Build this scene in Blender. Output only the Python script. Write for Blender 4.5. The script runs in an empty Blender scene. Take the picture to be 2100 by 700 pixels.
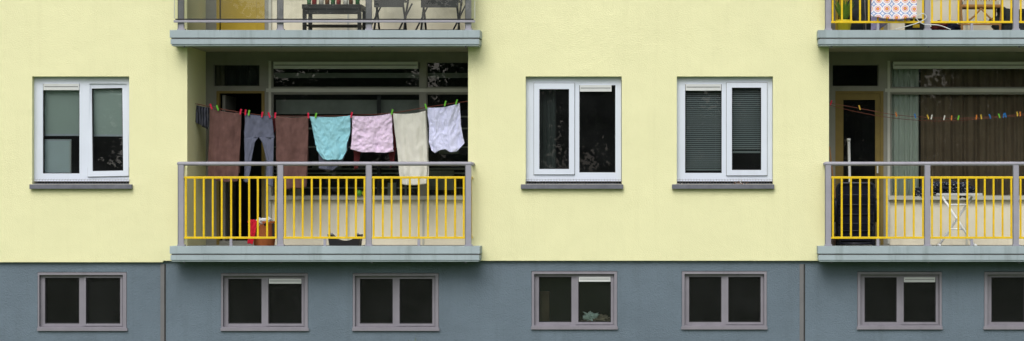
import bpy, math, random
from mathutils import Vector, Matrix, noise
random.seed(7)
S=155.0; D=30.0; CX=1450.0; CY=430.0; HC=2.084
def X(px,y=0): return (px-CX)/S*(D+y)/D
def Z(py,y=0): return HC+(CY-py)/S*(D+y)/D
FH=2.83
PITCH=1316/S
# ---------------------------------------------------------------- materials
def s2l(c):
    return tuple(((v/255)/12.92 if v/255<=0.04045 else ((v/255+0.055)/1.055)**2.4) for v in c)
def mat(name,col,rough=0.7,var=0.0,vscale=3.0,bump=0.0,bscale=200.0,bdist=0.003,metal=0.0,srgb=True,stretch=(1,1,1),streak=0.0,spec=0.4,sheen=0.0,dirt=None,bump2=0.0):
    m=bpy.data.materials.new(name); m.use_nodes=True
    nt=m.node_tree; N=nt.nodes; L=nt.links
    b=N['Principled BSDF']
    c=s2l(col) if srgb else col
    b.inputs['Roughness'].default_value=rough
    b.inputs['Metallic'].default_value=metal
    b.inputs['Specular IOR Level'].default_value=spec
    tc=N.new('ShaderNodeTexCoord'); mp=N.new('ShaderNodeMapping')
    mp.inputs['Scale'].default_value=stretch
    L.new(tc.outputs['Object'],mp.inputs['Vector'])
    rgb=N.new('ShaderNodeRGB'); rgb.outputs[0].default_value=(*c,1)
    out=rgb.outputs[0]
    if var>0:
        n=N.new('ShaderNodeTexNoise'); n.inputs['Scale'].default_value=vscale; n.inputs['Detail'].default_value=6; n.inputs['Roughness'].default_value=0.6
        L.new(mp.outputs[0],n.inputs['Vector'])
        r=N.new('ShaderNodeMapRange'); r.inputs['From Min'].default_value=0.3; r.inputs['From Max'].default_value=0.7
        r.inputs['To Min'].default_value=1-var; r.inputs['To Max'].default_value=1+var*0.6
        L.new(n.outputs['Fac'],r.inputs['Value'])
        mx=N.new('ShaderNodeMix'); mx.data_type='RGBA'; mx.blend_type='MULTIPLY'; mx.inputs['Factor'].default_value=1
        L.new(out,mx.inputs['A']); L.new(r.outputs[0],mx.inputs['B']); out=mx.outputs['Result']
    if streak>0:
        mp2=N.new('ShaderNodeMapping'); mp2.inputs['Scale'].default_value=(5,5,0.35)
        L.new(tc.outputs['Object'],mp2.inputs['Vector'])
        n=N.new('ShaderNodeTexNoise'); n.inputs['Scale'].default_value=1.6; n.inputs['Detail'].default_value=7; n.inputs['Roughness'].default_value=0.65
        L.new(mp2.outputs[0],n.inputs['Vector'])
        r=N.new('ShaderNodeMapRange'); r.inputs['From Min'].default_value=0.52; r.inputs['From Max'].default_value=0.78
        r.inputs['To Min'].default_value=0; r.inputs['To Max'].default_value=streak
        L.new(n.outputs['Fac'],r.inputs['Value'])
        mx=N.new('ShaderNodeMix'); mx.data_type='RGBA'; mx.blend_type='MIX'
        dc=s2l(dirt) if dirt else tuple(v*0.55 for v in c)
        mx.inputs['B'].default_value=(*dc,1)
        L.new(r.outputs[0],mx.inputs['Factor']); L.new(out,mx.inputs['A']); out=mx.outputs['Result']
    L.new(out,b.inputs['Base Color'])
    if bump>0:
        n=N.new('ShaderNodeTexNoise'); n.inputs['Scale'].default_value=bscale; n.inputs['Detail'].default_value=4
        L.new(tc.outputs['Object'],n.inputs['Vector'])
        bp=N.new('ShaderNodeBump'); bp.inputs['Strength'].default_value=bump; bp.inputs['Distance'].default_value=bdist
        L.new(n.outputs['Fac'],bp.inputs['Height'])
        if bump2>0:
            n2=N.new('ShaderNodeTexNoise'); n2.inputs['Scale'].default_value=3.2; n2.inputs['Detail'].default_value=3
            L.new(tc.outputs['Object'],n2.inputs['Vector'])
            b2=N.new('ShaderNodeBump'); b2.inputs['Strength'].default_value=bump2; b2.inputs['Distance'].default_value=0.03
            L.new(n2.outputs['Fac'],b2.inputs['Height']); L.new(b2.outputs[0],bp.inputs['Normal'])
        L.new(bp.outputs[0],b.inputs['Normal'])
    return m
M={}
M['yellow']=mat('yellow_stucco',(231,229,184),0.9,0.035,0.9,0.55,75,0.011,streak=0.2,dirt=(206,202,156),spec=0.12,bump2=0.35)
M['grey']=mat('grey_plaster',(104,118,130),0.85,0.11,1.3,0.6,55,0.015,streak=0.3,dirt=(80,90,96),spec=0.25,bump2=0.4)
M['slab']=mat('painted_concrete',(158,172,178),0.7,0.1,2.5,0.3,60,0.004,streak=0.55,dirt=(108,120,118))
M['soffit']=mat('soffit_paint',(172,168,158),0.85,0.1,2)
M['floor']=mat('balcony_floor',(140,140,134),0.9,0.2,4)
M['pvc']=mat('white_pvc',(212,219,232),0.35,0.03,3,streak=0.15,dirt=(170,172,170))
M['vent']=mat('vent_grille',(205,208,208),0.5,0.05,6)
M['ventd']=mat('vent_slot',(120,122,124),0.6)
M['sill']=mat('sill_stone',(104,106,116),0.6,0.25,9,0.3,120)
M['bframe']=mat('basement_frame',(132,129,138),0.6,0.1,4,streak=0.35)
M['gframe']=mat('recess_frame',(134,134,126),0.6,0.1,4,streak=0.3)
M['lframe']=mat('recess_transom',(186,187,178),0.6,0.08,4)
M['panel']=mat('beige_panel',(226,220,200),0.7,0.08,3,streak=0.3,dirt=(176,168,146))
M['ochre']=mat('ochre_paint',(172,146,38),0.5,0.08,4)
M['dochre']=mat('dull_ochre_paint',(122,104,48),0.6,0.15,5)  # darker, duller ochre for the lowest balcony doors
M['rail']=mat('rail_metal_paint',(152,151,162),0.45,0.08,7,streak=0.25)
M['yrail']=mat('yellow_bar_paint',(228,192,14),0.42,0.14,14,streak=0.35,dirt=(160,120,30))
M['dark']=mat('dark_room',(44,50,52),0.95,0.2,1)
M['mid']=mat('interior_furnishing',(150,154,146),0.9,0.2,3)
M['joint']=mat('joint_cover',(112,112,114),0.7,0.1,5,streak=0.3)
M['jdark']=mat('joint_seal',(50,50,50),0.9)
M['black']=mat('black_plastic',(24,25,28),0.5)
M['gasket']=mat('gasket',(30,31,33),0.7)
M['blind']=mat('roller_blind',(206,220,216),0.9,0.04,2)
M['slat']=mat('blind_slat',(166,176,180),0.5)
M['board']=mat('white_board',(225,238,246),0.7,0.03,2)
M['grass']=mat('grass_ground',(70,92,40),0.95,0.35,2,0.6,30)
M['wire']=mat('wire',(125,122,120),0.5,metal=0.3)
M['line']=mat('line_cord',(120,70,58),0.8)
M['roof']=mat('roof_felt',(70,70,70),0.9,0.1)
def glassmat(name,ior,tint,rough=0.0,bump=0,bs=60,dust_haze=0.0):
    m=bpy.data.materials.new(name); m.use_nodes=True
    nt=m.node_tree; N=nt.nodes; L=nt.links; N.clear()
    o=N.new('ShaderNodeOutputMaterial'); mx=N.new('ShaderNodeMixShader')
    t=N.new('ShaderNodeBsdfTransparent'); t.inputs[0].default_value=(*tint,1)
    g=N.new('ShaderNodeBsdfGlossy'); g.inputs['Roughness'].default_value=rough
    f=N.new('ShaderNodeFresnel'); f.inputs['IOR'].default_value=ior
    tc=N.new('ShaderNodeTexCoord'); n=N.new('ShaderNodeTexNoise'); n.inputs['Scale'].default_value=bs
    L.new(tc.outputs['Object'],n.inputs['Vector'])
    bp=N.new('ShaderNodeBump'); bp.inputs['Strength'].default_value=bump if bump else 0.12; bp.inputs['Distance'].default_value=0.004 if bump else 0.002
    if not bump: n.inputs['Scale'].default_value=2.5
    L.new(n.outputs['Fac'],bp.inputs['Height']); L.new(bp.outputs[0],g.inputs['Normal'])
    base=t.outputs[0]
    if dust_haze>0:   # thin dusty film, added as painted haze to lift the black panes
        d=N.new('ShaderNodeBsdfDiffuse'); d.inputs[0].default_value=(0.75,0.8,0.82,1)
        dm=N.new('ShaderNodeMixShader'); dn=N.new('ShaderNodeTexNoise'); dn.inputs['Scale'].default_value=3; dn.inputs['Detail'].default_value=5
        L.new(tc.outputs['Object'],dn.inputs['Vector'])
        mr=N.new('ShaderNodeMapRange'); mr.inputs['From Min'].default_value=0.3; mr.inputs['From Max'].default_value=0.7; mr.inputs['To Min'].default_value=dust_haze*0.5; mr.inputs['To Max'].default_value=dust_haze*1.6
        L.new(dn.outputs['Fac'],mr.inputs['Value']); L.new(mr.outputs[0],dm.inputs[0]); L.new(t.outputs[0],dm.inputs[1]); L.new(d.outputs[0],dm.inputs[2]); base=dm.outputs[0]
    L.new(f.outputs[0],mx.inputs[0]); L.new(base,mx.inputs[1]); L.new(g.outputs[0],mx.inputs[2]); L.new(mx.outputs[0],o.inputs[0])
    return m
M['glass']=glassmat('window_glass',1.66,(0.84,0.9,0.88),0.006,dust_haze=0.008)
M['bglass']=glassmat('basement_glass',1.45,(0.35,0.36,0.38),0.12,0.8,70,dust_haze=0.008)
M['clear']=glassmat('balustrade_glass',1.5,(0.93,0.95,0.9),dust_haze=0.03)
# ---------------------------------------------------------------- builder
class Bd:
    def __init__(s,name): s.name=name; s.v=[]; s.f=[]; s.m=[]; s.sm=[]; s.mats=[]; s.T=None
    def mi(s,m):
        m=M[m] if isinstance(m,str) else m
        if m not in s.mats: s.mats.append(m)
        return s.mats.index(m)
    def add(s,vs,fs,m,smooth=False):
        k=len(s.v)
        if s.T is not None: vs=[s.T@Vector(p) for p in vs]
        s.v+= [tuple(p) for p in vs]; i=s.mi(m)
        for f in fs: s.f.append([k+a for a in f]); s.m.append(i); s.sm.append(smooth)
    def box(s,x0,x1,y0,y1,z0,z1,m):
        x0,x1=sorted((x0,x1)); z0,z1=sorted((z0,z1)); y0,y1=sorted((y0,y1))
        vs=[(x0,y0,z0),(x1,y0,z0),(x1,y1,z0),(x0,y1,z0),(x0,y0,z1),(x1,y0,z1),(x1,y1,z1),(x0,y1,z1)]
        s.add(vs,[(0,1,5,4),(1,2,6,5),(2,3,7,6),(3,0,4,7),(4,5,6,7),(3,2,1,0)],m)
    def pbox(s,a,b,c,d,y0,y1,m,dx=0,dz=0,ref=None):
        r=y0 if ref is None else ref
        s.box(X(a,r)+dx,X(b,r)+dx,y0,y1,Z(c,r)+dz,Z(d,r)+dz,m)
    def quad(s,x0,x1,z0,z1,y,m):
        x0,x1=sorted((x0,x1)); z0,z1=sorted((z0,z1))
        s.add([(x0,y,z0),(x1,y,z0),(x1,y,z1),(x0,y,z1)],[(0,1,2,3)],m)
    def holes(s,x0,x1,z0,z1,hs,y0,y1,m):
        hs=[(min(h[0],h[1]),max(h[0],h[1]),min(h[2],h[3]),max(h[2],h[3])) for h in hs]
        z0,z1=sorted((z0,z1))
        xs=sorted(set([x0,x1]+[min(max(v,x0),x1) for h in hs for v in h[:2]]))
        zs=sorted(set([z0,z1]+[min(max(v,z0),z1) for h in hs for v in h[2:]]))
        def sol(i,j):
            if i<0 or j<0 or i>=len(xs)-1 or j>=len(zs)-1: return False
            a=(xs[i]+xs[i+1])/2; b=(zs[j]+zs[j+1])/2
            return not any(h[0]<a<h[1] and h[2]<b<h[3] for h in hs)
        for i in range(len(xs)-1):
            for j in range(len(zs)-1):
                if not sol(i,j): continue
                a,b,c,d=xs[i],xs[i+1],zs[j],zs[j+1]
                s.add([(a,y0,c),(b,y0,c),(b,y0,d),(a,y0,d),(a,y1,c),(b,y1,c),(b,y1,d),(a,y1,d)],
                  [(0,1,2,3),(7,6,5,4)]+([] if sol(i-1,j) else [(0,3,7,4)])+([] if sol(i+1,j) else [(1,5,6,2)])
                  +([] if sol(i,j-1) else [(0,4,5,1)])+([] if sol(i,j+1) else [(3,2,6,7)]),m)
    def tube(s,pts,r,m,n=8):
        pts=[Vector(p) for p in pts]; vs=[]; fs=[]
        rs=r if isinstance(r,(list,tuple)) else [r]*len(pts)
        for i,p in enumerate(pts):
            t=(pts[min(i+1,len(pts)-1)]-pts[max(i-1,0)]).normalized()
            u=Vector((0,1,0)) if abs(t.y)<0.9 else Vector((1,0,0))
            a=t.cross(u).normalized(); b=t.cross(a).normalized()
            for k in range(n):
                an=2*math.pi*k/n
                vs.append(p+a*math.cos(an)*rs[i]+b*math.sin(an)*rs[i])
        for i in range(len(pts)-1):
            for k in range(n):
                fs.append((i*n+k,i*n+(k+1)%n,(i+1)*n+(k+1)%n,(i+1)*n+k))
        fs.append(tuple(range(n))[::-1]); fs.append(tuple(range((len(pts)-1)*n,len(pts)*n)))
        s.add(vs,fs,m,True)
    def done(s,parent=None,bevel=0,solid=0):
        me=bpy.data.meshes.new(s.name); me.from_pydata(s.v,[],s.f)
        for m in s.mats: me.materials.append(m)
        for p,i,q in zip(me.polygons,s.m,s.sm): p.material_index=i; p.use_smooth=q
        me.update()
        o=bpy.data.objects.new(s.name,me); bpy.context.scene.collection.objects.link(o)
        if parent: o.parent=parent
        if solid:
            q=o.modifiers.new('s','SOLIDIFY'); q.thickness=solid; q.offset=0
        if bevel:
            q=o.modifiers.new('b','BEVEL'); q.width=bevel; q.segments=2; q.limit_method='ANGLE'
        return o
def empty(name):
    o=bpy.data.objects.new(name,None); bpy.context.scene.collection.objects.link(o); return o
bld=empty('apartment_building')
# ---------------------------------------------------------------- main walls
XL=X(-360); XR=X(3010)
ZB=Z(538); ZTOP=Z(505,-0.3)+3*FH+0.25
FZ0=Z(505,-0.3)
def wrect(x0,x1,y0,y1,dz=0,y=0): return (X(x0,y),X(x1,y),Z(y0,y)+dz,Z(y1,y)+dz)
wins=[]
for (a,kind) in [(70,'L'),(-236,'R0'),(1078,'R'),(1388,'L2'),(2394,'R0'),(2704,'L0')]:
    wins.append((a,kind))
holes=[]
for a,k in wins:
    w=195
    x0=a-4 if a==70 else a
    for fl in (0,1,2):
        holes.append(wrect(x0,a+w+(2 if a>1000 else 0),157,378,fl*FH))
recx=[(X(384),X(960)),(X(1700),X(2276))]
for r in recx: holes.append((r[0],r[1],ZB-1,FZ0+3*FH-0.2))
holes.append((X(334),XR+1,ZB-0.5,Z(535)))
w=Bd('stucco_wall')
w.holes(XL,XR,ZB,ZTOP,holes,0,0.25,'yellow')
for r in recx:
    w.box(r[0]-0.25,r[0],0.25,1.3,FZ0-0.1,FZ0+3*FH-0.2,'yellow')
    w.box(r[1],r[1]+0.25,0.25,1.3,FZ0-0.1,FZ0+3*FH-0.2,'yellow')
w.done(bld)
bw=[(77,260,558,678,''),(453,632,560,678,'v'),(723,900,560,678,''),(1090,1266,556,675,'v'),(1398,1573,556,675,''),(1758,1932,557,675,'v'),(2018,2196,557,675,''),(2406,2582,557,675,'v'),(2714,2890,557,675,''),(-226,-50,558,678,'v')]
g=Bd('basement_wall')
YB=0.05
bz=Z(538)+0.12
g.holes(XL,XR,-0.3,bz,[wrect(b[0],b[1],b[2],b[3],0,YB) for b in bw],YB,0.3,'grey')
g.done(bld)
g=Bd('joint_covers')
for p in (329,1640):
    g.pbox(p,p+8,542,760,YB-0.012,YB+0.01,'joint')
    g.pbox(p+8.3,p+11,542,760,YB-0.003,YB+0.01,'jdark')
g.done(bld)
g=Bd('building_shell')
g.box(XL,XL+0.2,0.3,9,-0.3,ZTOP-0.01,'yellow'); g.box(XR-0.2,XR,0.3,9,-0.3,ZTOP-0.01,'yellow')
g.box(XL,XR,9,9.2,-0.3,ZTOP-0.01,'yellow')
g.box(XL-0.15,XR+0.15,-0.15,9.3,ZTOP,ZTOP+0.25,'roof')
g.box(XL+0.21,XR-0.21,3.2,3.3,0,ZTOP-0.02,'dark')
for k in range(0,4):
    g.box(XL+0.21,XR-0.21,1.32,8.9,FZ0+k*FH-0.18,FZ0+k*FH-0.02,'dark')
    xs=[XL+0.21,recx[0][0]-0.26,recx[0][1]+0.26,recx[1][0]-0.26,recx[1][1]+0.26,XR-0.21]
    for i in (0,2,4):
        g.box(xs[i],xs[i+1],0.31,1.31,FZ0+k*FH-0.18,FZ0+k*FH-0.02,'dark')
g.done(bld)
# ---------------------------------------------------------------- PVC windows
def pvc(a,kind,dz,nm='window'):
    g=Bd(nm); YF=0.085
    ox0,ox1=a-4,a+199
    if kind[0]=='L':
        if a==70: fx,so,sp=(88,163,172,356),(180,264,168,361),(190,253,180,350)
        else:
            d=a-1388; fx,so,sp=(1405+d,1480+d,173,355),(1490+d,1573+d,170,360),(1501+d,1561+d,180,349)
    else:
        d=a-1078; fx,so,sp=(1188+d,1262+d,175,354),(1095+d,1178+d,171,358),(1106+d,1167+d,183,347)
    def R(t,y,e=0): return (X(t[0]-e,y),X(t[1]+e,y),Z(t[2]-e,y)+dz,Z(t[3]+e,y)+dz)
    g.holes(X(a,YF),X(a+196,YF),Z(163,YF)+dz,Z(372,YF)+dz,[R(fx,YF),R(so,YF,-4)],YF,YF+0.07,'pvc')
    g.pbox(ox0+2,a+197,157,164,YF+0.012,YF+0.05,'pvc',0,dz)
    f=R(fx,YF); e=0.009
    g.holes(f[0],f[1],f[3],f[2],[(f[0]+e,f[1]-e,f[3]+e,f[2]-e)],YF+0.012,YF+0.05,'gasket')
    g.quad(f[0],f[1],f[3],f[2],YF+0.03,'glass')
    q=R(so,YF-0.02); p=R(sp,YF-0.02)
    if a==70:
        piv=Vector((q[1],YF,q[3])); 
        g.T=Matrix.Translation(piv)@Matrix.Rotation(math.radians(-2.0),4,'X')@Matrix.Rotation(math.radians(-1.2),4,'Y')@Matrix.Translation(-piv)
    g.holes(q[0],q[1],q[3],q[2],[p],YF-0.022,YF+0.04,'pvc')
    g.holes(q[0]-0.006,q[1]+0.006,q[3]-0.006,q[2]+0.006,[(q[0]+0.01,q[1]-0.01,q[3]+0.01,q[2]-0.01)],YF-0.004,YF+0.01,'ventd')
    g.holes(p[0],p[1],p[3],p[2],[(p[0]+e,p[1]-e,p[3]+e,p[2]-e)],YF-0.008,YF+0.03,'gasket')
    g.quad(p[0],p[1],p[3],p[2],YF+0.01,'glass')
    g.T=None
    v=(fx[0]+1,fx[1]-(8 if kind[0]=='R' else 1),fx[2],fx[2]+13)
    g.pbox(*v,YF-0.015,YF+0.025,'vent',0,dz)
    g.pbox(v[0]+2,v[1]-2,v[2]+5,v[2]+6.5,YF-0.018,YF,'ventd',0,dz)
    o=g.done(bld)
    g=Bd('window_sill')
    g.pbox(a-10,a+200,378.3,388,-0.06,-0.001,'sill',0,dz); 
    g.pbox(a-2,a+195,376.5,380,0.001,YF+0.03,'sill',0,dz,ref=0)
    g.done(bld,bevel=0.006)
    g=Bd('bird_wire')
    x0,x1=X(a),X(a+196); n=34; z=Z(378,-0.03)+dz
    for i in range(n+1):
        x=x0+(x1-x0)*i/n
        g.tube([(x,-0.045,z),(x+0.004,-0.02,z+0.06+random.uniform(-.006,.006)),(x,0.03,z+0.075)],0.0016,'wire',4)
    for h,yy in ((0.03,-0.035),(0.06,-0.02)): g.tube([(x0+(x1-x0)*i/10,yy,z+h+random.uniform(-.002,.002)) for i in range(11)],0.0016,'wire',4)
    g.done(bld)
for a,k in wins:
    for fl in (0,1,2): pvc(a,k,fl*FH)
def pleat(name,x0,x1,z0,z1,y,m,fr=60,amp=0.02,parent=bld):
    g=Bd(name); n=int((x1-x0)*150)+4; vs=[];fs=[]
    for i in range(n+1):
        x=x0+(x1-x0)*i/n
        yy=y+amp*math.sin(x*fr+1.5*math.sin(x*7))+0.4*amp*math.sin(x*fr*2.3)
        vs+= [(x,yy,z0),(x+0.004*math.sin(x*31),yy,z1)]
    for i in range(n): fs.append((2*i,2*i+2,2*i+3,2*i+1))
    g.add(vs,fs,m,True); return g.done(parent)
yb_=0.2
g=Bd('roller_blind')
g.pbox(82,170,160,276,yb_,yb_+.003,'blind'); g.pbox(80,170,275,279,yb_-.004,yb_+.01,'pvc')
g.pbox(174,262,160,277,yb_,yb_+.003,'blind'); g.pbox(174,262,276,280,yb_-.004,yb_+.01,'pvc')
g.done(bld)
g=Bd('leaning_board'); g.T=None
g.pbox(88,143,289,372,0.2,0.215,'board'); g.pbox(86,146,286,289,0.195,0.22,'pvc'); g.pbox(143,146,289,372,0.195,0.22,'vent')
g.done(bld)
g=Bd('venetian_blind')
def vene(x0,x1,p0,p1,step=4.2,dz=0):
    p=p0
    while p<p1:
        a,b=X(x0,yb_),X(x1,yb_); z=Z(p,yb_)+dz
        g.add([(a,yb_,z),(b,yb_,z),(b,yb_+.014,z+0.019),(a,yb_+.014,z+0.019)],[(0,1,2,3)],'slat'); p+=step
    for t in (0.2,0.8):
        x=X(x0+(x1-x0)*t,0.2); g.box(x-0.001,x+0.001,yb_-.003,yb_-.001,Z(p1,yb_),Z(p0,yb_),'slat')
    g.pbox(x0,x1,p1,p1+4,yb_-.002,yb_+.02,'slat')
vene(1400,1484,168,346); vene(1490,1570,168,310)
g.done(bld)
pleat('net_curtain',X(1100,0.35),X(1140,0.35),Z(380,0.35),Z(150,0.35),0.35,mat('dark_grey_curtain',(84,92,92),0.9),70,0.02)  # curtain cloth of one even dark grey
# ---------------------------------------------------------------- basement windows
for i,(a,b,c,d,v) in enumerate(bw):
    g=Bd('basement_window'); YF=YB+0.05
    m=(a+b)/2
    p1=(a+15,m-6,c+12,d-14); p2=(m+8,b-13,c+12,d-14)
    def R(t,y,e=0): return (X(t[0]-e,y),X(t[1]+e,y),Z(t[2]-e,y),Z(t[3]+e,y))
    g.holes(X(a+0.6,YB-0.0),X(b-0.6,YB-0.0),Z(d-1,YB),Z(c+1,YB),[R((a+6,b-6,c+6,d-8),YF)],YB-0.006,YF+0.1,'bframe')
    g.holes(X(a+6.2,YF),X(b-6.2,YF),Z(d-8.2,YF),Z(c+6.2,YF),[R(p1,YF),R(p2,YF)],YF,YF+0.05,'bframe')
    s1=R(p1,YF,0); 
    g.holes(s1[0],s1[1],s1[3],s1[2],[(s1[0]+.012,s1[1]-.012,s1[3]+.012,s1[2]-.012)],YF+0.02,YF+0.05,'gasket')
    s2=R(p2,YF,0)
    g.holes(s2[0]-.03,s2[1]+.03,s2[3]-.03,s2[2]+.03,[s2],YF-0.012,YF+0.01,'bframe')
    g.holes(s2[0],s2[1],s2[3],s2[2],[(s2[0]+.012,s2[1]-.012,s2[3]+.012,s2[2]-.012)],YF+0.012,YF+0.04,'gasket')
    g.quad(s1[0],s1[1],s1[3],s1[2],YF+0.04,'bglass' if i!=3 else 'glass'); g.quad(s2[0],s2[1],s2[3],s2[2],YF+0.03,'bglass' if i!=3 else 'glass')
    if v:
        g.pbox(p2[0]+1,p2[1]-1,p2[2],p2[2]+10,YF-0.014,YF+0.02,'vent'); g.pbox(p2[0]+3,p2[1]-3,p2[2]+4,p2[2]+5.2,YF-0.016,YF,'ventd')
    g.pbox(a-1,b+1,d-5,d+1,YB-0.03,YB-0.007,'bframe')
    g.done(bld)
# ---------------------------------------------------------------- recess rear facades
YR=1.11
def backwall(dx,fl,opendoor,ochredoor):
    dz=fl*FH; g=Bd('balcony_facade')
    def R(a,b,c,d,y=YR): return (X(a,y)+dx,X(b,y)+dx,Z(c,y)+dz,Z(d,y)+dz)
    x0,x1=X(384)+dx+0.001,X(960)+dx-0.001
    zt=FZ0+(fl+1)*FH-0.17; zb=FZ0+dz-0.02
    hs=[R(437,533,132,178),R(447,541,190,494),R(558,861,127,180),R(558,861,192,402),R(874,967,127,180),R(874,967,192,402),R(555,990,404,540)]
    g.holes(x0,x1,zb,zt,hs,YR,YR+0.09,'gframe')
    t=R(546,985,182,189); g.box(t[0],x1,YR-0.012,YR+0.02,t[3],t[2],'lframe')
    t=R(551,556,125,500); g.box(t[0],t[1],YR-0.008,YR+0.02,t[3],t[2],'lframe')
    t=R(555,985,410,500,YR+.03); g.box(t[0],x1,YR+0.03,YR+0.08,zb,t[2]-0.003,'panel')
    t=R(553,985,402,410); g.box(t[0],x1,YR-0.05,YR+0.085,t[3],t[2],'lframe')
    for p in (712,866): 
        t=R(p,p+4,411,500,YR+.02); g.box(t[0],t[1],YR+0.02,YR+0.031,zb,t[2],'lframe')
    for h in (hs[0],hs[2],hs[3],hs[4],hs[5]):
        g.quad(h[0],h[1],h[3],h[2],YR+0.05,'glass')
        g.holes(h[0],h[1],h[3],h[2],[(h[0]+.012,h[1]-.012,h[3]+.012,h[2]-.012)],YR+0.02,YR+0.06,'gframe')
    t=R(561,857,127,141,YR-.04); g.box(t[0],t[1],YR-0.05,YR+0.04,t[3],t[2],'vent')
    t=R(563,855,133,135,YR-.04); g.box(t[0],t[1],YR-0.053,YR-0.04,t[3],t[2],'ventd')
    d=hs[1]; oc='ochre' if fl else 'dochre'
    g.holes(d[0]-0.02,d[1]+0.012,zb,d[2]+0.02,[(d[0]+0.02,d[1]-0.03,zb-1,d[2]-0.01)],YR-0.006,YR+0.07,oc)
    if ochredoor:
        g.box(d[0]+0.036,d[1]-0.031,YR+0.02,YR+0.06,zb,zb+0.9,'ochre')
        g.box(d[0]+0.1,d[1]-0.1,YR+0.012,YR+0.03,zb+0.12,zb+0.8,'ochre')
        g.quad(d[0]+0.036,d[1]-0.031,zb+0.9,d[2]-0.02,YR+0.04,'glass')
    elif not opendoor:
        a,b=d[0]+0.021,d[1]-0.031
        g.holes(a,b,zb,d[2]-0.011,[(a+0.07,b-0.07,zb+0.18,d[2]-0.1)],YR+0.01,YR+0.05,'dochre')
        g.quad(a+0.07,b-0.07,zb+0.18,d[2]-0.1,YR+0.03,'glass')
        g.box(b-0.05,b-0.03,YR-0.03,YR+0.01,zb+1.0,zb+1.14,'vent')
    else:
        g.box(d[0]+0.04,d[0]+0.08,YR+0.1,YR+0.8,zb+0.01,d[2]-0.03,'gframe')
    g.done(bld)
for fl in (0,1,2):
    backwall(0,fl,fl==0,fl>=1); backwall(PITCH,fl,False,fl>=1)
g=Bd('interior_shelving')
ys=1.24
g.pbox(566,860,205,234,ys+.1,ys+.12,'mid')
for p in (238,262,300,345,354,384): g.pbox(560,960,p,p+3,ys,ys+0.15,'mid')
g.pbox(773,781,190,402,ys-.03,ys-.01,'black'); g.pbox(830,834,240,402,ys-.02,ys,'mid')
g.pbox(560,960,150,160,ys,ys+.02,'mid')
for p,q,c,h in ((600,622,372,30),(640,700,330,16),(880,930,350,40),(795,812,375,26),(900,940,290,26)): g.pbox(p,q,c,c+h,ys+0.02,ys+0.1,'mid')
g.done(bld)
pleat('sheer_curtain',X(1820,1.3),X(1884,1.3),Z(410,1.3),Z(120,1.3),1.25,mat('sheer_cloth',(214,220,212),0.9),75,0.02)
pleat('brown_curtain',X(1888,1.3),X(2290,1.3),Z(410,1.3),Z(120,1.3),1.27,mat('brown_cloth',(138,117,96),0.95,0.2,3),34,0.032)
pleat('curtain',X(440,1.5),X(540,1.5),Z(178,1.3),Z(120,1.3),1.4,'dark',38,0.03)
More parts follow.
